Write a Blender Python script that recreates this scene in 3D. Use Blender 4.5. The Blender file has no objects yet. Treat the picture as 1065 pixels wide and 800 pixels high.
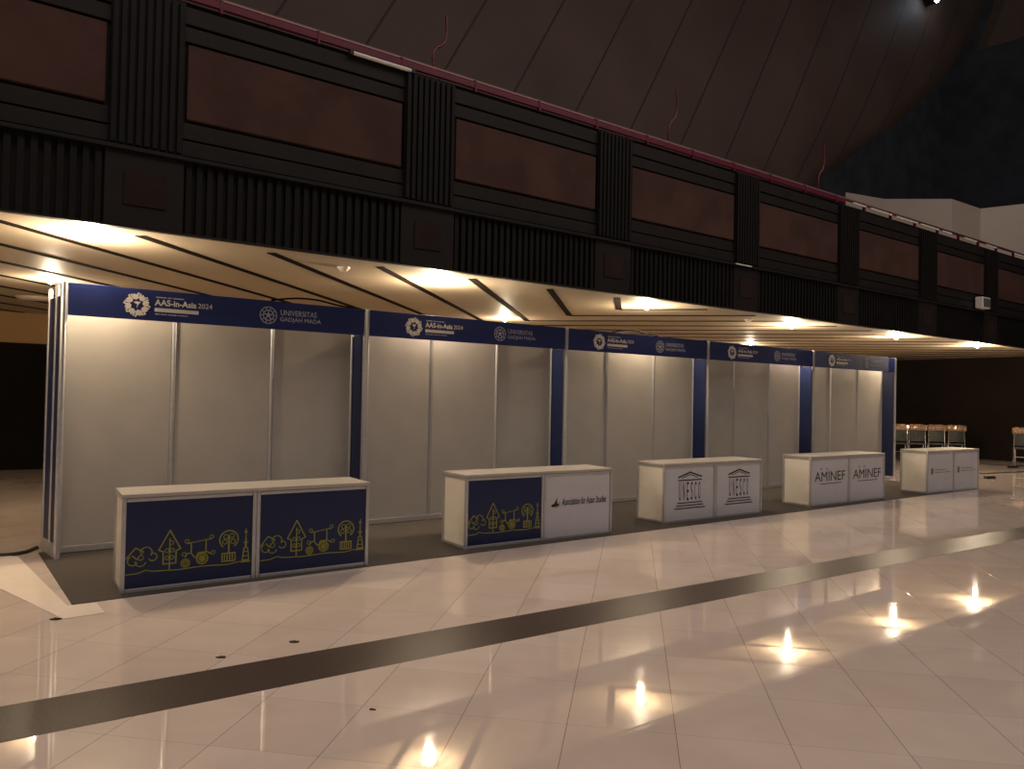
import bpy, bmesh, math, random
from mathutils import Vector, Matrix
S = bpy.context.scene
COL = S.collection
PI = math.pi

# ------------------------------------------------------------------ camera, exposure, world
def make_camera():
    yaw, pitch, roll, F = 0.6223711, 0.0176751, 0.0191593, 764.007
    f = Vector((math.sin(yaw)*math.cos(pitch), math.cos(yaw)*math.cos(pitch), math.sin(pitch)))
    r = Vector((math.cos(yaw), -math.sin(yaw), 0)); u = r.cross(f)
    r2 = r*math.cos(roll) + u*math.sin(roll); u2 = u*math.cos(roll) - r*math.sin(roll)
    cd = bpy.data.cameras.new('camera'); co = bpy.data.objects.new('camera', cd); COL.objects.link(co)
    m = Matrix((r2, u2, -f)).transposed().to_4x4(); m.translation = Vector((-0.5722, -7.8709, 1.5591))
    co.matrix_world = m
    cd.sensor_width = 36; cd.sensor_fit = 'HORIZONTAL'; cd.lens = 36*F/1065; cd.clip_end = 200
    S.camera = co
make_camera()
S.view_settings.view_transform = 'Standard'; S.view_settings.look = 'None'
S.view_settings.gamma = 1; S.view_settings.use_curve_mapping = False
S.view_settings.exposure = 0.0
HALL = 0.072            # dim ambient of the unlit hall
LAMP = 115.0            # watts of one recessed downlight
W = bpy.data.worlds.new('world'); S.world = W; W.use_nodes = True
bg = W.node_tree.nodes['Background']; bg.inputs[0].default_value = (1.0, 0.84, 0.78, 1); bg.inputs[1].default_value = HALL
WARM = (1.0, 0.79, 0.55)
def high_lights():
    # house lights high under the roof of the open hall, in front of the balcony
    l = bpy.data.lights.new('hall_house_light', 'AREA'); l.shape = 'RECTANGLE'; l.size = 26; l.size_y = 7; l.energy = 1400; l.color = (1.0, .84, .76)
    o = bpy.data.objects.new('hall_house_light', l); COL.objects.link(o); o.location = (7, -9.5, 15)
high_lights()

# ------------------------------------------------------------------ materials
def mat(name, col, rough=.5, metal=0, noise=None, emit=None, spec=.5, coat=0):
    m = bpy.data.materials.new(name); m.use_nodes = True
    nt = m.node_tree; b = nt.nodes['Principled BSDF']
    b.inputs['Base Color'].default_value = (*col, 1); b.inputs['Roughness'].default_value = rough
    b.inputs['Metallic'].default_value = metal; b.inputs['Specular IOR Level'].default_value = spec
    b.inputs['Coat Weight'].default_value = coat
    if emit:
        b.inputs['Emission Color'].default_value = (*emit[0], 1); b.inputs['Emission Strength'].default_value = emit[1]
    if noise:
        sc, amt, bump = noise
        tc = nt.nodes.new('ShaderNodeTexCoord'); n = nt.nodes.new('ShaderNodeTexNoise')
        n.inputs['Scale'].default_value = sc; n.inputs['Detail'].default_value = 6
        nt.links.new(tc.outputs['Object'], n.inputs['Vector'])
        mr = nt.nodes.new('ShaderNodeMapRange'); mr.inputs[1].default_value = .3; mr.inputs[2].default_value = .7
        mr.inputs[3].default_value = 1-amt; mr.inputs[4].default_value = 1+amt
        nt.links.new(n.outputs[0], mr.inputs[0])
        vm = nt.nodes.new('ShaderNodeVectorMath'); vm.operation = 'SCALE'; vm.inputs[0].default_value = col
        nt.links.new(mr.outputs[0], vm.inputs['Scale']); nt.links.new(vm.outputs[0], b.inputs['Base Color'])
        if bump:
            bp = nt.nodes.new('ShaderNodeBump'); bp.inputs['Strength'].default_value = bump; bp.inputs['Distance'].default_value = .01
            nt.links.new(n.outputs[0], bp.inputs['Height']); nt.links.new(bp.outputs[0], b.inputs['Normal'])
    return m
M = {}
M['alu'] = mat('brushed_aluminium', (.55, .55, .56), .35, .6, noise=(30, .06, 0))
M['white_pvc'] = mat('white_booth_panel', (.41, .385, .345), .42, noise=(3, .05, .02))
M['lit_side_pvc'] = mat('lit_white_counter_side', (.80, .75, .66), .4, noise=(4, .04, 0))  # counter white lightened: lamplight on the sides is put into the colour
M['shaded_front_pvc'] = mat('shaded_white_counter_front', (.52, .52, .545), .4, noise=(4, .04, 0))  # same counter white darkened: shade on the fronts is put into the colour
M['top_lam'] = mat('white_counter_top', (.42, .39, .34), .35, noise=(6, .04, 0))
M['blue'] = mat('navy_vinyl', (.015, .030, .155), .38, noise=(5, .08, 0))
M['navy'] = mat('dark_navy_vinyl', (.006, .014, .062), .42, noise=(5, .08, 0))
M['ink'] = mat('dark_ink', (.012, .010, .014), .5, noise=(9, .1, 0))
M['grey_ink'] = mat('grey_ink', (.10, .10, .11), .5, noise=(9, .1, 0))
M['white_ink'] = mat('white_ink', (.80, .80, .78), .5, noise=(9, .04, 0))
M['pale_ink'] = mat('pale_blue_ink', (.55, .58, .68), .5, noise=(9, .04, 0))
M['yellow_ink'] = mat('olive_yellow_ink', (.30, .29, .035), .5, noise=(12, .12, 0))
M['carpet'] = mat('dark_carpet', (.085, .075, .066), .95, noise=(220, .35, .6), spec=.1)
M['plaster'] = mat('tan_ceiling', (.45, .37, .265), .55, noise=(1.2, .06, .03))
M['groove'] = mat('dark_groove', (.012, .007, .005), .9, noise=(8, .2, 0), spec=.05)
M['darkwood'] = mat('black_brown_wood', (.0105, .0082, .0074), .6, noise=(3, .25, .1), spec=.25)
M['slat'] = mat('dark_slat_wood', (.006, .0052, .0048), .6, noise=(4, .25, .05), spec=.2)
M['tile_dark'] = mat('dull_brown_tile', (.020, .011, .009), .8, noise=(4, .2, .1), spec=.2)
M['panel'] = mat('red_brown_panel', (.058, .027, .021), .8, noise=(2.2, .25, .1), spec=.25)
M['crimson'] = mat('crimson_paint', (.11, .009, .028), .35, noise=(6, .15, 0))
M['railmetal'] = mat('polished_rail', (.62, .42, .42), .18, .9, noise=(9, .05, 0))
M['chrome'] = mat('chrome', (.82, .80, .77), .12, 1.0, noise=(15, .04, 0))
M['blackseat'] = mat('dark_vinyl', (.022, .026, .026), .5, noise=(20, .2, .1))
M['wrap'] = mat('crinkled_plastic_wrap', (.36, .24, .16), .14, .5, noise=(38, .75, 1.0), coat=1)
M['rubber'] = mat('black_rubber', (.012, .010, .010), .6, noise=(20, .2, 0))
M['board'] = mat('pale_board', (.72, .62, .53), .5, noise=(3, .06, 0))
M['soffit'] = mat('ochre_wall', (.32, .185, .075), .8, noise=(1.5, .08, .05))
M['black'] = mat('dark_hall', (.007, .006, .006), .95, noise=(1.2, .3, 0), spec=.08)
M['night'] = mat('blue_black_wall', (.10, .118, .145), .9, noise=(.5, .3, 0))
M['rightwall'] = mat('dark_brown_wall', (.014, .010, .0085), .9, noise=(.8, .25, .05), spec=.1)
M['palewall'] = mat('pale_folded_wall', (.72, .62, .52), .8, noise=(.7, .06, 0))
M['upper_panel'] = mat('dim_brown_panel', (.16, .115, .09), .8, noise=(.7, .08, 0))
M['trimwhite'] = mat('white_trim', (.75, .72, .66), .5, noise=(9, .04, 0))
M['bulb'] = mat('glowing_bulb', (1, .9, .75), .4, emit=((1.0, .80, .55), 120.0))
M['coldbulb'] = mat('cold_glowing_bulb', (.8, .9, 1), .4, emit=((.72, .85, 1.0), 60.0))
M['debris'] = mat('dark_leaf', (.035, .020, .012), .8, noise=(40, .3, .3))

def floor_material():
    m = bpy.data.materials.new('polished_stone_tiles'); m.use_nodes = True
    nt = m.node_tree; N = nt.nodes; L = nt.links; b = N['Principled BSDF']
    tc = N.new('ShaderNodeTexCoord'); sp = N.new('ShaderNodeSeparateXYZ'); L.new(tc.outputs['Object'], sp.inputs[0])
    def mt(op, a, c=None):
        n = N.new('ShaderNodeMath'); n.operation = op
        for i, v in enumerate((a, c)):
            if v is None: continue
            if isinstance(v, (int, float)): n.inputs[i].default_value = v
            else: L.new(v, n.inputs[i])
        return n.outputs[0]
    X, Y = sp.outputs[0], sp.outputs[1]
    u = mt('DIVIDE', mt('SUBTRACT', mt('SUBTRACT', X, Y), 4.005), .7225)
    v = mt('DIVIDE', mt('ADD', mt('ADD', X, Y), 3.43), .7565)
    def line(t, w):
        fr = mt('FRACT', t); d = mt('MINIMUM', fr, mt('SUBTRACT', 1.0, fr)); return mt('LESS_THAN', d, w)
    j = mt('MAXIMUM', line(u, .0032), mt('MULTIPLY', line(v, .0026), .55))
    cx = N.new('ShaderNodeCombineXYZ'); L.new(mt('FLOOR', u), cx.inputs[0]); L.new(mt('FLOOR', v), cx.inputs[1])
    wn = N.new('ShaderNodeTexWhiteNoise'); wn.noise_dimensions = '3D'; L.new(cx.outputs[0], wn.inputs['Vector'])
    ns = N.new('ShaderNodeTexNoise'); ns.inputs['Scale'].default_value = 1.7; ns.inputs['Detail'].default_value = 8
    ns.inputs['Distortion'].default_value = 1.5; L.new(tc.outputs['Object'], ns.inputs['Vector'])
    br = mt('ADD', mt('MULTIPLY', wn.outputs['Value'], .14), mt('MULTIPLY', ns.outputs[0], .30))
    ramp = N.new('ShaderNodeValToRGB'); L.new(br, ramp.inputs[0])
    e = ramp.color_ramp.elements; e[0].position = .05; e[0].color = (.60, .49, .42, 1); e[1].position = .38; e[1].color = (.76, .65, .57, 1)
    mx = N.new('ShaderNodeMix'); mx.data_type = 'RGBA'; L.new(j, mx.inputs[0]); L.new(ramp.outputs[0], mx.inputs[6])
    mx.inputs[7].default_value = (.24, .17, .125, 1); L.new(mx.outputs[2], b.inputs['Base Color'])
    # faint streaks and smears in the polish
    mp = N.new('ShaderNodeMapping'); mp.inputs['Rotation'].default_value = (0, 0, PI/4); mp.inputs['Scale'].default_value = (.8, 3.0, 1)
    L.new(tc.outputs['Object'], mp.inputs[0])
    n2 = N.new('ShaderNodeTexNoise'); n2.inputs['Scale'].default_value = 2.2; n2.inputs['Detail'].default_value = 4; L.new(mp.outputs[0], n2.inputs['Vector'])
    rr = N.new('ShaderNodeMapRange'); rr.inputs[1].default_value = .35; rr.inputs[2].default_value = .7; rr.inputs[3].default_value = .02; rr.inputs[4].default_value = .055
    L.new(n2.outputs[0], rr.inputs[0]); L.new(rr.outputs[0], b.inputs['Roughness'])
    # each tile lies very slightly out of level; soft waves inside a tile
    n3 = N.new('ShaderNodeTexNoise'); n3.inputs['Scale'].default_value = 2.6; n3.inputs['Detail'].default_value = 1; L.new(tc.outputs['Object'], n3.inputs['Vector'])
    h = mt('ADD', mt('MULTIPLY', n3.outputs[0], .6), mt('MULTIPLY', j, -.3))
    bp = N.new('ShaderNodeBump'); bp.inputs['Strength'].default_value = .06; bp.inputs['Distance'].default_value = .008
    L.new(h, bp.inputs['Height']); L.new(bp.outputs[0], b.inputs['Normal'])
    b.inputs['Specular IOR Level'].default_value = .6; b.inputs['Coat Weight'].default_value = .25; b.inputs['Coat Roughness'].default_value = .02
    return m
def shell_material():
    m = bpy.data.materials.new('brown_acoustic_boards'); m.use_nodes = True
    nt = m.node_tree; N = nt.nodes; L = nt.links; b = N['Principled BSDF']
    tc = N.new('ShaderNodeTexCoord'); sp = N.new('ShaderNodeSeparateXYZ'); L.new(tc.outputs['Object'], sp.inputs[0])
    def mt(op, a, c=None):
        n = N.new('ShaderNodeMath'); n.operation = op
        for i, v in enumerate((a, c)):
            if v is None: continue
            if isinstance(v, (int, float)): n.inputs[i].default_value = v
            else: L.new(v, n.inputs[i])
        return n.outputs[0]
    s = mt('DIVIDE', mt('SUBTRACT', mt('SUBTRACT', sp.outputs[0], mt('MULTIPLY', sp.outputs[2], .55)), 6.98), 1.62)
    fr = mt('FRACT', s); d = mt('MINIMUM', fr, mt('SUBTRACT', 1.0, fr)); j = mt('LESS_THAN', d, .016)
    ns = N.new('ShaderNodeTexNoise'); ns.inputs['Scale'].default_value = .5; ns.inputs['Detail'].default_value = 6; L.new(tc.outputs['Object'], ns.inputs['Vector'])
    r = N.new('ShaderNodeValToRGB'); L.new(ns.outputs[0], r.inputs[0])
    r.color_ramp.elements[0].position = .3; r.color_ramp.elements[0].color = (.074, .046, .035, 1)
    r.color_ramp.elements[1].position = .7; r.color_ramp.elements[1].color = (.106, .067, .050, 1)
    mx = N.new('ShaderNodeMix'); mx.data_type = 'RGBA'; L.new(j, mx.inputs[0]); L.new(r.outputs[0], mx.inputs[6]); mx.inputs[7].default_value = (.022, .016, .014, 1)
    L.new(mx.outputs[2], b.inputs['Base Color']); b.inputs['Roughness'].default_value = .7
    return m
M['tiles'] = floor_material(); M['boards'] = shell_material()
M['strip'] = mat('dark_brown_granite', (.06, .042, .034), .36, noise=(60, .25, 0), spec=.1)

# ------------------------------------------------------------------ helpers
def link(name, me, parent=None, loc=(0, 0, 0)):
    o = bpy.data.objects.new(name, me); COL.objects.link(o); o.location = loc
    if parent: o.parent = parent
    return o
def obj(name, bm, m, parent=None, bevel=0, smooth=False, loc=(0, 0, 0)):
    me = bpy.data.meshes.new(name); bmesh.ops.recalc_face_normals(bm, faces=bm.faces[:]); bm.to_mesh(me); bm.free()
    for mm in (m if isinstance(m, (list, tuple)) else [m]): me.materials.append(M[mm])
    if smooth:
        for p in me.polygons: p.use_smooth = True
    o = link(name, me, parent, loc)
    if bevel:
        b = o.modifiers.new('bevel', 'BEVEL'); b.width = bevel; b.segments = 2; b.limit_method = 'ANGLE'
    return o
def thing(name, label, cat, loc=(0, 0, 0), rz=0, group=None):
    o = bpy.data.objects.new(name, None); COL.objects.link(o); o.location = loc; o.rotation_euler = (0, 0, rz)
    o.empty_display_size = .1
    return tag(o, label, cat, group)
def tag(o, label, cat, group=None):
    o['label'] = label; o['category'] = cat
    if group: o['group'] = group
    return o
def struct(o): o['kind'] = 'structure'; return o
def copy_tree(o, parent=None):
    c = o.copy(); COL.objects.link(c)
    if parent: c.parent = parent
    for ch in list(o.children): copy_tree(ch, c)
    return c
def box(bm, x0, x1, y0, y1, z0, z1, mi=0):
    vs = [bm.verts.new((x, y, z)) for z in (z0, z1) for (x, y) in ((x0, y0), (x1, y0), (x1, y1), (x0, y1))]
    for f in ((0, 3, 2, 1), (4, 5, 6, 7), (0, 1, 5, 4), (1, 2, 6, 5), (2, 3, 7, 6), (3, 0, 4, 7)):
        bm.faces.new([vs[i] for i in f]).material_index = mi
def B(*a):
    bm = bmesh.new()
    if a: box(bm, *a)
    return bm
def prism(bm, pts, d0, d1, plane='xy', mi=0):
    """closed outline pts extruded from d0 to d1 along the axis the plane lacks"""
    def P(a, b, d): return (a, b, d) if plane == 'xy' else (a, d, b)
    lo = [bm.verts.new(P(a, b, d0)) for a, b in pts]; hi = [bm.verts.new(P(a, b, d1)) for a, b in pts]
    n = len(pts); bm.faces.new(lo[::-1]).material_index = mi; bm.faces.new(hi).material_index = mi
    for i in range(n): bm.faces.new((lo[i], lo[(i+1) % n], hi[(i+1) % n], hi[i])).material_index = mi
def seg(bm, a, b, w, y0, y1, mi=0):
    """flat bar in the XZ plane"""
    a = Vector(a); b = Vector(b); d = b-a
    if d.length < 1e-6: return
    t = d.normalized()*w*.4; n = Vector((-d.y, d.x)).normalized()*w/2; a = a-t; b = b+t
    prism(bm, [tuple(a-n), tuple(b-n), tuple(b+n), tuple(a+n)], y0, y1, 'xz', mi)
def poly(bm, pts, w, y0, y1, closed=False, mi=0):
    q = list(pts)+([pts[0]] if closed else [])
    for a, b in zip(q, q[1:]): seg(bm, a, b, w, y0, y1, mi)
def arc(cx, cz, r, a0=0, a1=360, n=14, ry=None):
    ry = ry or r
    return [(cx+r*math.cos(math.radians(a0+(a1-a0)*i/n)), cz+ry*math.sin(math.radians(a0+(a1-a0)*i/n))) for i in range(n+1)]
def disc(bm, cx, cz, r, y0, y1, n=18, mi=0): prism(bm, arc(cx, cz, r, 0, 360-360/n, n-1), y0, y1, 'xz', mi)
def cyl(bm, c0, c1, r0, r1=None, n=16, mi=0):
    r1 = r0 if r1 is None else r1
    c0 = Vector(c0); c1 = Vector(c1); d = (c1-c0).normalized()
    a = d.orthogonal().normalized(); b = d.cross(a)
    lo = []; hi = []
    for i in range(n):
        t = 2*PI*i/n; v = a*math.cos(t)+b*math.sin(t)
        lo.append(bm.verts.new(c0+v*r0)); hi.append(bm.verts.new(c1+v*r1))
    bm.faces.new(lo[::-1]).material_index = mi; bm.faces.new(hi).material_index = mi
    for i in range(n): bm.faces.new((lo[i], lo[(i+1) % n], hi[(i+1) % n], hi[i])).material_index = mi
def tube(name, pts, r, m, parent=None, cyclic=False, res=6):
    cu = bpy.data.curves.new(name, 'CURVE'); cu.dimensions = '3D'; cu.bevel_depth = r; cu.bevel_resolution = 3; cu.resolution_u = res; cu.use_fill_caps = True
    s = cu.splines.new('BEZIER'); s.bezier_points.add(len(pts)-1); s.use_cyclic_u = cyclic
    for p, q in zip(s.bezier_points, pts): p.co = q; p.handle_left_type = p.handle_right_type = 'AUTO'
    tmp = bpy.data.objects.new(name, cu); COL.objects.link(tmp)
    dg = bpy.context.evaluated_depsgraph_get(); me = bpy.data.meshes.new_from_object(tmp.evaluated_get(dg)); bpy.data.objects.remove(tmp)
    me.name = name; me.materials.clear(); me.materials.append(M[m])
    for p in me.polygons: p.use_smooth = True
    return link(name, me, parent)
def text(name, s, size, x, y, z, m, parent, width=None, bold=0, shear=0, height=None, align='LEFT'):
    """raised lettering standing in the XZ plane, facing -Y; width / height fit the printed size"""
    cu = bpy.data.curves.new(name, 'FONT'); cu.body = s; cu.size = size; cu.extrude = .0008; cu.offset = bold; cu.shear = shear; cu.resolution_u = 3
    tmp = bpy.data.objects.new(name, cu); COL.objects.link(tmp)
    dg = bpy.context.evaluated_depsgraph_get(); me = bpy.data.meshes.new_from_object(tmp.evaluated_get(dg)); bpy.data.objects.remove(tmp)
    xs = [v.co.x for v in me.vertices]; ys = [v.co.y for v in me.vertices]
    sx = (width/(max(xs)-min(xs))) if width else 1; sy = (height/(max(ys)-min(ys))) if height else sx
    x0, y0 = min(xs), min(ys)
    for v in me.vertices:
        a, b, c = v.co; v.co = (x+(a-x0)*sx, y-c, z+(b-y0)*sy)
    me.materials.clear(); me.materials.append(M[m]); me.name = name
    return link(name, me, parent)

# ------------------------------------------------------------------ the setting
struct(obj('floor', B(-14, 40, -16, 12, -.1, 0), 'tiles'))
bm = B(); prism(bm, [(-6, -3.28), (-6, -3.745), (30, -5.09), (30, -4.82)], .0005, .0015)
bm.free()
bm = B(); prism(bm, [(-6, -3.25), (-6, -3.72), (26, -4.97), (26, -4.65)], -.004, .0012)
struct(obj('trim_1', bm, 'strip'))                      # dark inlaid strip in the floor
# ceiling under the balcony with its chevron grooves
CZ = 3.0
bm = B(-14, 24.4, -.59, 9.1, CZ, CZ+.12)
AX, YA, YB, GW = 7.63, -.30, 8.9, .095
def bar_xy(bm, a, b, w):
    a = Vector(a); b = Vector(b); n = Vector((-(b-a).y, (b-a).x)).normalized()*w/2
    prism(bm, [tuple(a-n), tuple(b-n), tuple(b+n), tuple(a+n)], CZ-.007, CZ+.002, 'xy', 1)
for k in range(32):
    c = -6.96+1.22*k
    def clipseg(p, q):
        (x0, y0), (x1, y1) = p, q
        t0, t1 = 0, 1
        for lo, hi, s, d in ((-13.9, 22.9, x0, x1-x0), (YA, YB, y0, y1-y0)):
            if abs(d) < 1e-9: continue
            a, b = (lo-s)/d, (hi-s)/d
            if a > b: a, b = b, a
            t0, t1 = max(t0, a), min(t1, b)
        if t1-t0 > 1e-3: bar_xy(bm, (x0+(x1-x0)*t0, y0+(y1-y0)*t0), (x0+(x1-x0)*t1, y0+(y1-y0)*t1), GW)
    ya = AX+c
    clipseg((AX-40, ya-40), (AX, ya)); clipseg((AX, ya), (AX+60, ya-60))
struct(obj('ceiling', bm, ['plaster', 'groove']))
struct(obj('wall_back_upper', B(-14, 24.4, 9.0, 9.2, 2.42, CZ), 'soffit'))
struct(obj('trim_2', B(-14, 24.4, 8.97, 9.2, 2.30, 2.42), 'groove'))
struct(obj('wall_dark_opening', B(-14, 24.4, 9.02, 9.2, 0, 2.30), 'black'))  # black sheet stands in for the dark room beyond the opening
struct(obj('wall_left', B(-14.2, -14, -.6, 9.2, 0, CZ), 'black'))
struct(obj('wall_right', B(23.4, 23.6, -5, 9.0, 0, 5.2), 'rightwall'))
struct(obj('wall_hall_back', B(-40, 75, 26, 26.3, 3.1, 45), 'night'))
struct(obj('wall_hall_right', B(75, 75.3, -30, 26.3, 0, 45), 'night'))
struct(obj('ceiling_balcony_deck', B(-14, 24.4, -.4, 26, CZ+.13, CZ+.2), 'black'))

# ------------------------------------------------------------------ balcony front
BY = -.65
bal = struct(obj('wall_balcony', B(-8, 23.35, BY+.05, BY+.12, CZ, 5.16), 'darkwood'))
PL = [-2.01, .87, 3.75, 6.57, 9.40, 12.36, 15.36, 18.3, 21.3]       # left edges of the brown panels
PR = [.21, 3.06, 5.90, 8.77, 11.66, 14.60, 17.6, 20.5, 23.2]        # right edges
PIL = [(-2.70, -2.03)]+[(PR[i]+.03, PL[i+1]-.03) for i in range(8)]
for a, b in zip(PL, PR):
    bm = B(a, b, BY-.004, BY+.05, 4.06, 4.75)
    struct(obj('infill_panel', bm, 'panel', bal, bevel=.006))
# long mouldings and the ledge
bm = B(-8, 23.3, BY+.005, BY+.05, 3.72, 3.86); box(bm, -8, 23.3, BY+.015, BY+.05, 3.88, 4.03); box(bm, -8, 23.3, BY+.015, BY+.05, 4.78, 4.92); box(bm, -8, 23.3, BY+.005, BY+.05, 4.94, 5.10)
obj('moulding', bm, 'darkwood', bal, bevel=.006)
obj('light_stop_lip', B(-8, 23.3, BY-.012, BY+.058, CZ-.012, CZ+.004), 'darkwood', bal, bevel=.003)  # added lip, stops downlight glow leaking onto the slat ends
obj('ledge', B(-8, 23.3, BY-.045, BY+.05, 3.665, 3.70), 'darkwood', bal, bevel=.004)
for i, (a, b) in enumerate(PIL):
    bm = B(a, b, BY-.015, BY+.05, 3.70, 5.12); n = 9
    for k in range(n):
        c = a+(b-a)*(k+.5)/n; box(bm, c-.022, c+.022, BY-.045, BY-.015, 3.72, 5.10)
    obj('pilaster', bm, 'slat', bal, bevel=.003)
    # block under the pilaster with its small square tile
    bm = B(a-.02, b+.02, BY-.01, BY+.05, CZ+.005, 3.665)
    obj('pier_block', bm, 'darkwood', bal, bevel=.004)
    c = (a+b)/2; obj('square_tile', B(c-.17, c+.17, BY-.022, BY-.01, 3.19, 3.49), 'tile_dark', bal, bevel=.004)
for i in range(len(PIL)):
    x0 = PIL[i][1]+.02; x1 = PIL[i+1][0]-.02 if i+1 < len(PIL) else 23.3
    bm = B(); n = int((x1-x0)/.09)
    for k in range(n):
        c = x0+(x1-x0)*(k+.5)/n; box(bm, c-.025, c+.025, BY+.0, BY+.05, CZ+.005, 3.66)
    obj('lower_slats', bm, 'slat', bal)
# rail along the top
bm = B(); cyl(bm, (-8, BY+.02, 5.265), (23.3, BY+.02, 5.262), .016, n=12)
rail = struct(obj('trim_3', bm, 'railmetal', smooth=False))
bm = B(-8, 11.9, BY-.01, BY+.03, 5.165, 5.235); box(bm, 11.9, 23.3, BY, BY+.03, 5.225, 5.245)
obj('crimson_band', bm, 'crimson', rail, bevel=.004)
bm = B()
x = -7.4
while x < 23.2:
    box(bm, x-.012, x+.012, BY-.016, BY+.035, 5.125, 5.25); x += .95
obj('rail_brackets', bm, 'crimson', rail)
for i, (a, b) in enumerate([(12.15, 12.58), (12.75, 13.52), (13.7, 14.54), (14.66, 15.43), (15.6, 16.0), (16.6, 17.2), (17.68, 18.23), (19.2, 20.0)]):
    bm = B(a, b, BY-.022, BY+.0, 5.195, 5.222)
    obj('pale_gap_strip', bm, 'trimwhite', rail, bevel=.003)  # white strips stand in for the light wall seen through gaps under the rail
t = tag(obj('tube_light', (lambda bm: (cyl(bm, (2.46, BY-.035, 5.125), (3.14, BY-.035, 5.125), .020), bm)[1])(B()), 'trimwhite', smooth=False),
    'unlit white tube fixed under the crimson balcony rail', 'light fixture')
for x0, x1 in ((2.42, 2.46), (3.14, 3.18)): obj('end_cap', B(x0, x1, BY-.06, BY-.008, 5.10, 5.15), 'rubber', t)
tag(obj('ledge_strip', B(8.76, 9.15, BY-.066, BY-.046, 3.675, 3.692), 'trimwhite', bevel=.003), 'short white strip lying on the dark balcony ledge', 'strip')
# bent rods standing on the rail
for i, (x, h, lab) in enumerate([(3.6, .62, 'faint bent rod on the balcony rail, nearest the camera of the three'),
                          (7.46, .80, 'tall red bent rod standing on the middle of the balcony rail'),
                          (11.24, .80, 'dark red bent rod on the rail, nearest the pale folded wall')]):
    o = tube('bent_rod', [(x-.16, BY+.02, 5.28), (x-.155, BY+.02, 5.28+h*.22), (x-.12, BY+.02, 5.28+h*.34), (x-.03, BY+.02, 5.28+h*.46), (x, BY+.02, 5.28+h*.56), (x, BY+.02, 5.28+h)], .014, 'crimson')
    tag(o, lab, 'rod', 'bent rods on the rail')
# small white box on the balcony face
w = thing('wall_speaker', 'small white box speaker high on the dark balcony front at right', 'speaker', (17.31, BY-.02, 3.72))
obj('housing', B(-.2, .2, -.16, -.0, 0, .25), 'trimwhite', w, bevel=.02); obj('grille', B(-.17, .17, -.168, -.16, .03, .22), 'grey_ink', w, bevel=.002)
obj('bracket', B(-.03, .03, 0, .065, .05, .2), 'rubber', w)

# ------------------------------------------------------------------ upper hall: curved board shell, folded pale wall
EDGE = [(4.2, 18.0), (5.5, 18.1), (7.55, 18.5), (8.24, 19.2), (9.33, 21.0), (11.0, 23.63), (12.97, 26.3), (14.9, 28.3), (16.8, 29.7), (20, 31.5), (24, 33)]
def xr(z):
    for (z0, x0), (z1, x1) in zip(EDGE, EDGE[1:]):
        if z <= z1: return x0+(x1-x0)*(z-z0)/(z1-z0)+.1
    return EDGE[-1][1]
bm = B(); rows = []; NZ, NX = 44, 40
for i in range(NZ+1):
    z = 4.2+(24-4.2)*i/NZ; X = xr(z); r = []
    for k in range(NX+1):
        x = -12+(X+12)*(k/NX)
        r.append(bm.verts.new((x, 4+.5*max(0, 1-(X-x)/5)**2+.25*math.cos((x-.55*z)*.15), z)))
    rows.append(r)
for i in range(NZ):
    for k in range(NX): bm.faces.new((rows[i][k], rows[i][k+1], rows[i+1][k+1], rows[i+1][k]))
sh = struct(obj('wall_shell', bm, 'boards', smooth=True)); so = sh.modifiers.new('solid', 'SOLIDIFY'); so.thickness = .5; so.offset = 1
Z = [(22.2, 5.3), (23.93, 4.92), (25.61, 3.52), (27.64, 3.46), (28.06, 2.28), (28.3, 1.0)]
bm = B()
prism(bm, [(x, y) for x, y in Z]+[(x+.3, y+.25) for x, y in Z[::-1]], 3.1, 8.5)
struct(obj('wall_folded', bm, 'palewall'))
bm = B(); prism(bm, [(38.5, 19.0), (42.1, 20.5), (46.5, 22.5), (46.5, 25.5), (41.3, 23.5), (40.0, 21.1)], 7.6, 8.1, 'xz')
struct(obj('wall_upper_right', bm, 'upper_panel'))
sp = thing('spot_lamp', 'cold white spot glowing high on the brown curved boards', 'lamp', (24.35, 3.75, 14.9))
bm = B(); cyl(bm, (0, -.25, 0), (0, .3, .05), .17, .2); obj('lamp_housing', bm, 'rubber', sp)
bm = B(); cyl(bm, (0, -.30, -.01), (0, -.25, 0), .15, .17); obj('bulb', bm, 'coldbulb', sp)
ld = bpy.data.lights.new('spot_glow', 'SPOT'); ld.energy = 260; ld.color = (1, .9, .82); ld.shadow_soft_size = .12; ld.spot_size = 1.3; ld.spot_blend = .8
lo = bpy.data.objects.new('spot_glow', ld); COL.objects.link(lo); lo.parent = sp; lo.location = (0, -.7, -.1); lo.rotation_euler = Vector((3.2, -2.6, -7.5)).to_track_quat('-Z', 'Y').to_euler()
lc = bpy.data.lights.new('lamp_halo', 'POINT'); lc.energy = 10; lc.color = (.75, .86, 1); lc.shadow_soft_size = .12
lo2 = bpy.data.objects.new('lamp_halo', lc); COL.objects.link(lo2); lo2.parent = sp; lo2.location = (0, -.7, -.1)

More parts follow.
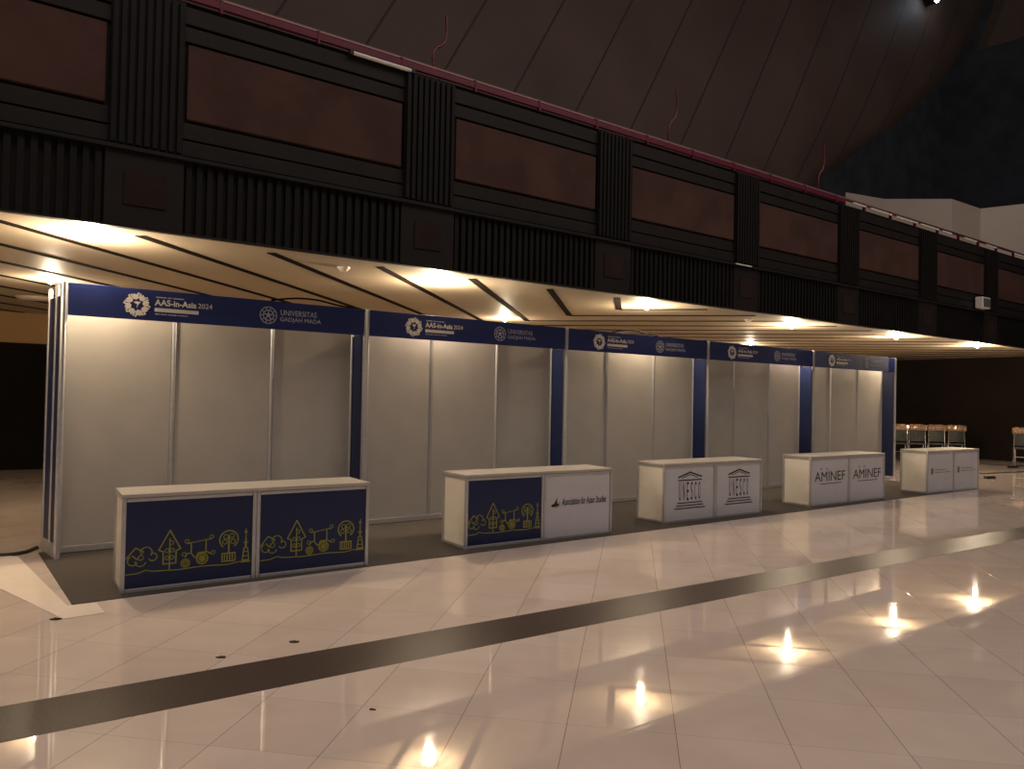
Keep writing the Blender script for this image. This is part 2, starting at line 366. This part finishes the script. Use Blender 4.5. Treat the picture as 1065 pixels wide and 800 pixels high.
# ------------------------------------------------------------------ ceiling downlights and fittings
def downlight(x, y, label, power, group, scale=1.0):
    t = thing('downlight', label, 'ceiling light', (x, y, CZ-.004), 0, group)
    bm = B(); n = 24; R0, R1 = .105*scale, .075*scale
    for a in range(n):
        c0, s0, c1, s1 = math.cos(2*PI*a/n), math.sin(2*PI*a/n), math.cos(2*PI*(a+1)/n), math.sin(2*PI*(a+1)/n)
        q = [[(R0*c, R0*s, 0), (R0*c, R0*s, -.008), (R1*c, R1*s, -.014), (R1*c, R1*s, 0)] for c, s in ((c0, s0), (c1, s1))]
        for i in range(3): bm.faces.new([bm.verts.new(v) for v in (q[0][i], q[1][i], q[1][i+1], q[0][i+1])])
    obj('trim_ring', bm, 'trimwhite', t)
    bm = B(); bmesh.ops.create_uvsphere(bm, u_segments=16, v_segments=10, radius=.038*scale); obj('bulb', bm, 'bulb', t, smooth=True, loc=(0, 0, -.02))
    l = bpy.data.lights.new('downlight_glow', 'POINT'); l.energy = power; l.color = WARM; l.shadow_soft_size = .03
    o = bpy.data.objects.new('downlight_glow', l); COL.objects.link(o); o.parent = t; o.location = (0, 0, -.17)
    return t
G1 = 'downlights along the booth row'
for x, y, k, lab in [(.18, -.02, 1.0, 'glowing downlight left above the first booth, in front of the ribbed balcony'),
               (4.03, .16, 1.2, 'glowing downlight above the second booth fascia'),
               (7.63, .06, .8, 'glowing downlight above the third booth inside the chevron corner'),
               (11.6, .20, 1.2, 'brightest downlight, above the fourth booth'),
               (15.0, -.02, 1.0, 'glowing downlight above the right end of the last booth'),
               (18.35, -.22, 1.5, 'glowing downlight right of the last booth, furthest of the front line')]:
    downlight(x, y, lab, LAMP*k, G1)
G2 = 'downlights behind the booth row'
for x, y, lab in [(.10, 3.55, 'small downlight seen over the left end post of the first booth'),
             (7.11, 3.1, 'small downlight peeking over the second booth fascia at right'),
             (14.84, 3.5, 'small downlight overlapping the top of the fourth booth fascia')]:
    downlight(x, y, lab, LAMP*.4, G2)
G3 = 'downlights beyond the booths'
for x, y, k, lab in [(-3.6, .05, 1.2, 'downlight left of the first booth, next along the front line')]:
    downlight(x, y, lab, LAMP*k, G3)
def detector(x, y, lab, name='smoke_detector', r=.07):
    t = thing(name, lab, 'detector', (x, y, CZ))
    bm = B(); cyl(bm, (0, 0, -.02), (0, 0, 0), r, r*1.05, 20); obj('base', bm, 'trimwhite', t)
    bm = B(); cyl(bm, (0, 0, -.045), (0, 0, -.02), r*.6, r*.85, 20); obj('sensor_head', bm, 'board', t)
detector(2.7, .01, 'round smoke detector on the tan ceiling above the first booth')
detector(10.18, .11, 'small round detector on the ceiling beside the brightest downlight')
vt = thing('ceiling_speaker', 'flat round ceiling fitting behind the left end post', 'speaker', (.03, 6.0, CZ))
bm = B(); cyl(bm, (0, 0, -.03), (0, 0, 0), .24, .27, 24); obj('rim', bm, 'plaster', vt)
bm = B(); cyl(bm, (0, 0, -.035), (0, 0, -.03), .2, .2, 24); obj('grille', bm, 'board', vt)

# ------------------------------------------------------------------ floor coverings
bm = B(); prism(bm, [(-.02, -1.70), (14.6, -1.70), (14.6, .40), (-.12, .40)], 0, .006)
tag(obj('carpet', bm, 'carpet'), 'long dark grey-brown carpet runner under the booths and counters', 'carpet')
bm = B(); prism(bm, [(-.60, .80), (-.28, .28), (-.05, -1.72), (.13, -1.74), (.15, -2.04), (-.10, -2.06), (-.95, .80)], .0, .005)
tag(obj('floor_board', bm, 'board', bevel=.001), 'pale L-shaped board lying flat on the floor at the left carpet corner', 'board')

# ------------------------------------------------------------------ booths
BD = .25          # depth of the booth
BH = 2.54
def post(bm, x, y, z0=0.006, z1=BH+.005, r=.026):
    for a in range(8):
        pass
    pts = arc(x, y, r, 22.5, 337.5, 7); prism(bm, pts, z0, z1)
    for a in range(4):   # slots show as slim ribs on the four faces
        c, s = math.cos(a*PI/2), math.sin(a*PI/2)
        box(bm, x+c*r*.93-.004, x+c*r*.93+.004, y+s*r*.93-.004, y+s*r*.93+.004, z0+.02, z1-.01)
def emblem_sun(bm, cx, cz, R, y0, y1):
    for k in range(8):                                     # eight petals round a star-shaped hollow
        a = 2*PI*k/8+.2
        def P(r, t): return (cx+R*r*math.cos(a+t), cz+R*r*math.sin(a+t))
        prism(bm, [P(.44, -.05), P(.62, -.40), P(.98, -.30), P(.94, -.06), P(1.03, .10), P(.90, .22), P(.96, .38), P(.60, .38)], y0, y1, 'xz')
        disc(bm, *P(1.02, -.30), R*.09, y0, y1, 8); disc(bm, *P(.98, .30), R*.08, y0, y1, 8)
    prism(bm, [(cx-R*.3, cz+R*.22), (cx, cz+R*.02), (cx, cz-R*.34), (cx+R*.08, cz-R*.02), (cx+R*.3, cz+R*.25), (cx, cz+R*.30)], y0, y1, 'xz')
def emblem_seal(bm, cx, cz, R, y0, y1):
    poly(bm, arc(cx, cz, R, n=28), R*.10, y0, y1); poly(bm, arc(cx, cz, R*.62, n=20), R*.10, y0, y1)
    for k in range(10):
        a = 2*PI*k/10; seg(bm, (cx+R*.68*math.cos(a), cz+R*.68*math.sin(a)), (cx+R*.92*math.cos(a), cz+R*.92*math.sin(a)), R*.09, y0, y1)
    disc(bm, cx, cz, R*.22, y0, y1, 12)
    for k in range(5):
        a = PI/2+2*PI*k/5; seg(bm, (cx, cz), (cx+R*.5*math.cos(a), cz+R*.5*math.sin(a)), R*.12, y0, y1)
def make_booth():
    t = thing('exhibition_booth', '', 'exhibition booth', (0, 0, 0), 0, 'row of exhibition booths')
    bm = B(); post(bm, 0, 0); obj('front_post', bm, 'alu', t)
    for k in range(3):
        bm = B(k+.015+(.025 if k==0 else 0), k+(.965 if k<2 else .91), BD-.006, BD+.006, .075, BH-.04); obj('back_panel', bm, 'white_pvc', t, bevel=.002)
        if k: bm = B(); post(bm, k-.01, BD, r=.02); obj('rear_post', bm, 'alu', t)
    bm = B(); post(bm, 2.925, BD, r=.018); obj('rear_post', bm, 'alu', t)
    bm = B(.03, 2.89, BD-.02, BD+.02, .012, .07); obj('bottom_rail', bm, 'alu', t, bevel=.003); bm = B(.03, 2.89, BD-.02, BD+.02, BH-.045, BH); obj('top_rail', bm, 'alu', t, bevel=.003)
    bm = B(2.936, 2.953, .0, BD, .06, BH-.30); obj('side_panel', bm, 'navy', t, bevel=.002)
    bm = B(2.928, 2.960, .0, BD, .008, .06); obj('side_rail', bm, 'alu', t, bevel=.002)
    fa = obj('fascia', B(.030, 2.962, -.012, .004, 2.24, BH), 'blue', t, bevel=.002)
    y0, y1 = -.0135, -.0120
    bm = B(); emblem_sun(bm, .60, 2.385, .108, y0, y1); obj('sun_emblem', bm, 'white_ink', fa)
    text('lettering', 'AAS-in-Asia', .08, .755, -.0125, 2.392, 'white_ink', fa, width=.385, height=.062, bold=.0022)
    text('lettering', '2024', .08, 1.155, -.0125, 2.396, 'white_ink', fa, width=.135, height=.050)
    bm = B(.755, 1.16, -.0138, -.0118, 2.332, 2.368); obj('white_bar', bm, 'white_ink', fa)
    bm = B()
    for x0, x1 in ((.765, .86), (.872, .905), (.917, 1.02)): box(bm, x0, x1, y0, y1, 2.468, 2.478)
    for x0, x1 in ((.76, .80), (.81, .87), (.88, .96), (.97, 1.06)): box(bm, x0, x1, y0, y1, 2.304, 2.312)
    obj('fine_print', bm, 'pale_ink', fa)
    bm = B(); emblem_seal(bm, 1.86, 2.385, .088, y0, y1); obj('university_seal', bm, 'pale_ink', fa)
    text('lettering', 'UNIVERSITAS', .08, 1.99, -.0125, 2.396, 'pale_ink', fa, width=.40, height=.058)
    text('lettering', 'GADJAH MADA', .08, 1.985, -.0125, 2.318, 'pale_ink', fa, width=.455, height=.058)
    return t
b0 = make_booth()
blabs = ['leftmost and largest booth in the row, white panels under a blue fascia',
         'second booth from left, behind the counter with one blue and one white front',
         'middle booth of the row, behind the two counters with temple logos',
         'fourth booth from left, with the bright downlight over its fascia',
         'rightmost and smallest booth, standing beside the dark wall and chairs']
booths = [b0]+[copy_tree(b0) for _ in range(4)]
for i, b in enumerate(booths): b.location = (3*i, 0, 0); b['label'] = blabs[i]
bm = B(); post(bm, 3.0, 0); obj('end_post', bm, 'alu', booths[4])
# outer wing of the first booth: two narrow framed navy leaves splaying back
wing = thing('side_wing', 'narrow framed dark blue side wing leaning at the left end of the first booth', 'panel', (-.012, .02, 0), math.radians(8.2))
for k, (y0, y1) in enumerate(((.0, .22), (.26, .60))):
    pass
bm = B(); post(bm, 0, .19, r=.016, z1=2.53); obj('wing_post', bm, 'alu', wing)
bm = B(); post(bm, 0, .46, r=.016, z1=2.52); obj('wing_post', bm, 'alu', wing)
obj('wing_leaf', B(-.008, .008, .21, .44, .14, 2.42), 'navy', wing, bevel=.002)
obj('wing_leaf', B(-.008, .008, .035, .17, .14, 2.42), 'navy', wing, bevel=.002)
obj('wing_rail', B(-.014, .014, .035, .46, .01, .14), 'alu', wing, bevel=.002)
# loose cable / trim lying over the fascia tops
for dx, lab in ((0, 'thin dark cable looped over the first booth fascia'), (6.0, 'thin dark cable looped over the third booth fascia')):
    x = dx+1.9 if dx == 0 else dx+.9
    o = tube('draped_cable', [(x, .03, BH+.012), (x+.25, .03, BH+.055), (x+.5, .03, BH+.06), (x+.78, .03, BH+.02), (x+.95, .03, BH+.012)], .010, 'groove')
    tag(o, lab, 'cable', 'cables on the booth tops')

# ------------------------------------------------------------------ counters
def line_art(bm, y0, y1, s, ox, oz):
    """village scene in thin lines; unit square width 1 scaled by s"""
    w = .0085
    def P(pts): return [(ox+x*s, oz+z*s) for x, z in pts]
    def A(cx, cz, r, a0=0, a1=360, n=12): return P(arc(cx, cz, r, a0, a1, n))
    # ground
    poly(bm, P([(0, .0), (.10, .005), (.15, .025), (.2, .01), (.4, .0), (.6, .01), (.8, .0), (.9, .015), (1.0, .01)]), w*.8, y0, y1)
    # cloud
    poly(bm, P([(.0, .13), (.07, .215), (.13, .18), (.08, .12), (.05, .15)]), w, y0, y1); poly(bm, A(.05, .11, .038, 120, 330), w, y0, y1); poly(bm, A(.15, .17, .045, -30, 170), w, y0, y1); poly(bm, A(.20, .13, .032, -150, 110), w, y0, y1); poly(bm, A(.11, .10, .04, 180, 340), w, y0, y1); poly(bm, A(.11, .13, .02), w*.8, y0, y1)
    # pointed tree
    poly(bm, P([(.33, .34), (.245, .18), (.28, .165), (.28, .06), (.38, .06), (.38, .165), (.415, .18)]), w, y0, y1, closed=True)
    poly(bm, P([(.33, .01), (.33, .27)]), w, y0, y1)
    for cx, cz in ((.31, .11), (.35, .11), (.31, .17), (.35, .17), (.345, .235)): poly(bm, A(cx, cz, .016, n=8), w*.7, y0, y1)
    # carriage
    poly(bm, A(.59, .075, .045, n=16), w*1.2, y0, y1); poly(bm, A(.59, .075, .022, n=10), w, y0, y1)
    for k in range(6):
        a = PI*k/6; seg(bm, (ox+s*(.59-.04*math.cos(a)), oz+s*(.075-.04*math.sin(a))), (ox+s*(.59+.04*math.cos(a)), oz+s*(.075+.04*math.sin(a))), w*.6, y0, y1)
    for r in (.034, .02, .008): poly(bm, A(.455, .05, r, n=12), w, y0, y1)
    poly(bm, P([(.455, .10), (.47, .13), (.50, .13), (.53, .09), (.545, .10), (.56, .13), (.63, .13), (.66, .11)]), w, y0, y1)
    poly(bm, P([(.50, .13), (.50, .22), (.62, .235), (.62, .13)]), w, y0, y1); poly(bm, P([(.47, .215), (.66, .24)]), w, y0, y1)
    for cx, cz in ((.465, .235), (.665, .258), (.68, .12), (.445, .125)): poly(bm, A(cx, cz, .016, n=8), w*.7, y0, y1)
    # round tree on a fence
    poly(bm, A(.81, .22, .078, -50, 230, 18), w*1.2, y0, y1); poly(bm, P([(.81, .1), (.81, .25)]), w*1.4, y0, y1)
    for cx, cz in ((.775, .20), (.845, .20), (.785, .245), (.835, .25)): poly(bm, A(cx, cz, .02, n=8), w*.7, y0, y1)
    poly(bm, P([(.755, .03), (.755, .10), (.865, .10), (.865, .03)]), w, y0, y1, closed=True)
    for x in (.775, .797, .819, .841): seg(bm, (ox+x*s, oz+.04*s), (ox+x*s, oz+.095*s), w, y0, y1)
    # tower
    poly(bm, P([(.925, .02), (.94, .13), (.95, .13), (.955, .25), (.96, .13), (.972, .13), (.985, .02)]), w, y0, y1)
    for z in (.06, .10, .13, .18): poly(bm, P([(.935, z), (.975, z)]), w*.8, y0, y1)
    poly(bm, P([(.955, .24), (.955, .30)]), w, y0, y1); poly(bm, P([(.943, .272), (.967, .272)]), w, y0, y1)
    prism(bm, P([(.91, .005), (.925, .03), (.985, .03), (1.0, .005)]), y0, y1, 'xz')
def counter(kind, w, label, loc, rz, art=None):
    t = thing('display_counter', label, 'counter', loc, rz, 'display counters in front of the booths')
    D, H, e = .50, .76, .030
    bm = B(); z0 = .006
    for x in (.001, w-.001-e):
        for y in (.004, D-.004-e): box(bm, x, x+e, y, y+e, z0, H-.03)
    for z in (z0, H-.03-e):
        for y in (.008, D-.008-e): box(bm, .034, w-.034, y, y+e, z, z+e)
        for x in (.008, w-.008-e): box(bm, x, x+e, .034, D-.034, z, z+e)
    obj('frame', bm, 'alu', t, bevel=.003)
    blue = kind == 'village'
    fr = obj('front_panel', B(.034, w-.034, .014, .022, z0+e, H-.03-e), 'navy' if blue else 'shaded_front_pvc', t, bevel=.001)
    obj('side_panel', B(.014, .022, .034, D-.034, z0+e, H-.03-e), 'lit_side_pvc', t, bevel=.001)
    obj('side_panel', B(w-.022, w-.014, .034, D-.034, z0+e, H-.03-e), 'lit_side_pvc', t, bevel=.001)
    obj('back_panel', B(.034, w-.034, D-.022, D-.014, z0+e, H-.03-e), 'lit_side_pvc', t, bevel=.001)
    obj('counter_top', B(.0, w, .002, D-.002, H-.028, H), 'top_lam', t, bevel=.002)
    y0, y1 = .0125, .0138; cx = w/2
    if blue:
        bm = B(); line_art(bm, y0, y1, w-.075, .037, .145); obj('village_drawing', bm, 'yellow_ink', fr)
    elif kind == 'temple':
        bm = B(); s = .215; cz = .40
        poly(bm, [(cx-s, cz+.175), (cx, cz+.235), (cx+s, cz+.175)], .020, y0, y1)
        poly(bm, [(cx-s*.7, cz+.165), (cx, cz+.205), (cx+s*.7, cz+.165)], .010, y0, y1)
        poly(bm, [(cx-s, cz+.135), (cx+s, cz+.135)], .016, y0, y1)
        for k, q in enumerate((1.05, 1.15, 1.3)): poly(bm, [(cx-s*q, cz-.155-.035*k), (cx+s*q, cz-.155-.035*k)], .014, y0, y1)
        obj('temple_logo', bm, 'ink', fr)
        for k, ch in enumerate('UNESCO'):
            text('lettering', ch, .1, cx-s*.95+k*s*.335, .0133, cz-.125, 'ink', fr, width=s*.17, height=.235)
    elif kind == 'aminef':
        text('lettering', 'AMINEF', .15, cx-.40, .0133, .375, 'ink', fr, width=.80, height=.145)
        bm = B()
        for x in (-.235, -.085): disc(bm, cx+x, .56, .014, y0, y1, 10)
        poly(bm, [(cx-.26, .335), (cx+.30, .335)], .010, y0, y1); obj('underline_and_dots', bm, 'ink', fr)
    elif kind == 'studies':
        text('lettering', 'Association for Asian Studies', .08, .25, .0133, .37, 'ink', fr, width=w*.66, height=.082, shear=.28, bold=.0012)
        bm = B(); prism(bm, [(.10, .38), (.15, .40), (.19, .465), (.185, .41), (.215, .375), (.16, .365), (.12, .36)], y0, y1, 'xz')
        poly(bm, arc(.175, .40, .045, 200, 380, 8), .006, y0, y1); obj('bird_emblem', bm, 'ink', fr)
    else:
        bm = B(cx-.33, cx-.24, y0, y1, .43, .445)
        for z in (.40, .37, .34): box(bm, cx-.325, cx-.245, y0, y1, z, z+.018)
        box(bm, cx-.30, cx-.27, y0, y1, .34, .44); obj('small_emblem', bm, 'grey_ink', fr)
        bm = B(); x = cx-.18
        for l in (.09, .05, .12, .08): box(bm, x, x+l, y0, y1, .408, .418); x += l+.02
        x = cx-.20
        for l in (.11, .06, .10, .05, .13): box(bm, x, x+l, y0, y1, .362, .372); x += l+.02
        obj('fine_print', bm, 'grey_ink', fr)
    return t
def pair(x, y, x2, y2, kinds, labels):
    rz = math.atan2(y2-y, x2-x); L = math.hypot(x2-x, y2-y)/2
    for k in range(2):
        d = L*k
        counter(kinds[k], L-.001, labels[k], (x+math.cos(rz)*d, y+math.sin(rz)*d, 0), rz)
pair(.30, -1.60, 2.31, -1.66, ('village', 'village'), ('leftmost counter, navy front with yellow village line drawing, lamplit cream left side showing', 'second counter from left, navy front with yellow drawing, right half of the first pair'))
pair(3.42, -1.545, 5.40, -1.60, ('village', 'studies'), ('navy-fronted counter with yellow drawing joined to a white-fronted counter on its right', 'white counter reading Association for Asian Studies'))
pair(6.40, -1.48, 8.33, -1.54, ('temple', 'temple'), ('white counter with temple logo, left one of its pair, side panel showing', 'white counter with temple logo, right one of its pair'))
pair(9.50, -1.55, 11.55, -1.60, ('aminef', 'aminef'), ('white AMINEF counter, left one, beside the gap behind the temple counters', 'white AMINEF counter, right one, in front of the navy booth side'))
pair(12.93, -1.64, 14.75, -1.73, ('print', 'print'), ('small far white counter with faint grey print, its bright left side showing', 'rightmost white counter with faint grey print, beside the open floor'))

# ------------------------------------------------------------------ chairs
def make_chair():
    t = thing('wrapped_chair', '', 'chair')
    w = .20
    for s in (-1, 1):
        tube('leg', [(s*w, -.20, .012), (s*w, -.17, .25), (s*w*.98, -.10, .62), (s*w*.96, -.06, .98)], .012, 'chrome', t)
        tube('leg', [(s*w*.9, .24, .012), (s*w*.9, .18, .25), (s*w*.9, .10, .50)], .012, 'chrome', t)
    bm = B(-.19, .19, -.115, .25, .47, .515); obj('seat', bm, 'blackseat', t, bevel=.015)
    tube('stretcher', [(-w, -.165, .27), (0, -.165, .27), (w, -.165, .27)], .008, 'chrome', t)
    bm = B(); pts = []
    for k in range(9):
        x = -.185+.37*k/8; y = -.10+.03*math.sin(PI*k/8)*-1
        pts.append((x, y))
    prism(bm, pts+[(x, y+.025) for x, y in pts[::-1]], .56, .90); obj('backrest', bm, 'blackseat', t, bevel=.006)
    rnd = random.Random(3); bm = B(); rows = []
    prof = [(-.045, .88), (-.055, .93), (-.045, 1.0), (-.01, 1.035), (.03, 1.0), (.04, .93), (.03, .88)]
    for k in range(17):
        x = -.235+.47*k/16; end = (abs(k-8)/8)**4
        rows.append([bm.verts.new((x+rnd.uniform(-.004, .004), -.08-.03*math.sin(PI*k/16)+a*(1-.5*end)+rnd.uniform(-.008, .008), z-.02*end+rnd.uniform(-.008, .008))) for a, z in prof])
    for k in range(16):
        for i in range(6): bm.faces.new((rows[k][i], rows[k+1][i], rows[k+1][i+1], rows[k][i+1]))
        bm.faces.new((rows[k][6], rows[k+1][6], rows[k+1][0], rows[k][0]))
    bm.faces.new(rows[0]); bm.faces.new(rows[-1][::-1])
    obj('plastic_cover', bm, 'wrap', t)
    return t
rz = math.radians(-56)
spots = [(20.12, 2.46, rz, 'chrome chair with wrapped back, half hidden by the last booth post'),
         (20.50, 2.16, rz, 'second chrome chair from the booth in the tight row'),
         (20.92, 1.84, rz, 'third chrome chair from the booth in the tight row'),
         (21.36, 1.52, rz, 'chrome chair at the right end of the tight row behind the last counter'),
         (21.35, -.12, rz-.28, 'lone chrome chair cut off by the right edge of the photo')]
c0 = make_chair()
for i, (x, y, r, lab) in enumerate(spots):
    c = c0 if i == 0 else copy_tree(c0)
    c.location = (x, y, 0); c.rotation_euler = (0, 0, r); c['label'] = lab
    c['group'] = 'chrome chairs in plastic wrap'

# ------------------------------------------------------------------ cables and scraps on the floor
tag(tube('floor_cable', [(17.6, -.10, .008), (18.21, -.40, .008), (19.05, -.56, .008), (19.83, -.68, .008), (20.6, -.9, .008), (21.8, -1.1, .008)], .012, 'rubber'),
    'black cable along the floor right of the last counter, nearer one', 'cable')
tag(tube('floor_cable', [(20.6, 1.6, .008), (21.32, .85, .008), (21.5, .4, .008), (21.7, .05, .008), (22.3, -.5, .008)], .012, 'rubber'),
    'black cable on the floor running under the lone chair, farther one', 'cable')
tag(tube('floor_cable', [(-2.2, .62, .012), (-1.3, .58, .012), (-.6, .46, .012), (-.28, .40, .012), (-.12, .62, .012)], .020, 'rubber'),
    'thick dark cable on the floor left of the first booth', 'cable')
def adaptor(x, y, rz, lab):
    t = thing('cable_adaptor', lab, 'adaptor', (x, y, 0), rz, 'black adaptors on the floor')
    obj('housing', B(-.11, .11, -.05, .05, 0, .06), 'rubber', t, bevel=.008); obj('plug', B(.11, .15, -.02, .02, .015, .045), 'blackseat', t, bevel=.004)
adaptor(17.13, -.98, -.4, 'small black adaptor block on the floor right of the last counter')
adaptor(20.8, -.08, -.5, 'small black adaptor block at the foot of the lone chair')
def scrap(x, y, s, lab, seed):
    rnd = random.Random(seed); bm = B(); n = 9; c = bm.verts.new((0, 0, s*.3)); ring = []; low = []
    for k in range(n):
        a = 2*PI*k/n; r = s*rnd.uniform(.5, 1.1)
        ring.append(bm.verts.new((r*math.cos(a), r*.5*math.sin(a), s*rnd.uniform(.08, .3)))); low.append(bm.verts.new((r*.9*math.cos(a), r*.45*math.sin(a), .0)))
    for k in range(n):
        bm.faces.new((c, ring[k], ring[(k+1) % n])); bm.faces.new((ring[k], low[k], low[(k+1) % n], ring[(k+1) % n]))
    bm.faces.new(low[::-1])
    o = obj('dry_scrap', bm, 'debris', loc=(x, y, .0)); o.rotation_euler.z = -.6; tag(o, lab, 'debris', 'dark scraps on the tiles')
scrap(-.14, -2.04, .045, 'dark crumpled scrap beside the tip of the pale L-shaped board', 1)
scrap(1.04, -3.33, .035, 'dark leaf-like scrap just above the dark floor strip', 2)
scrap(.60, -3.37, .035, 'brown scrap in a tile joint touching the dark strip', 3)
scrap(1.03, -4.51, .022, 'tiny dark scrap on the foreground tiles in front of the strip', 4)
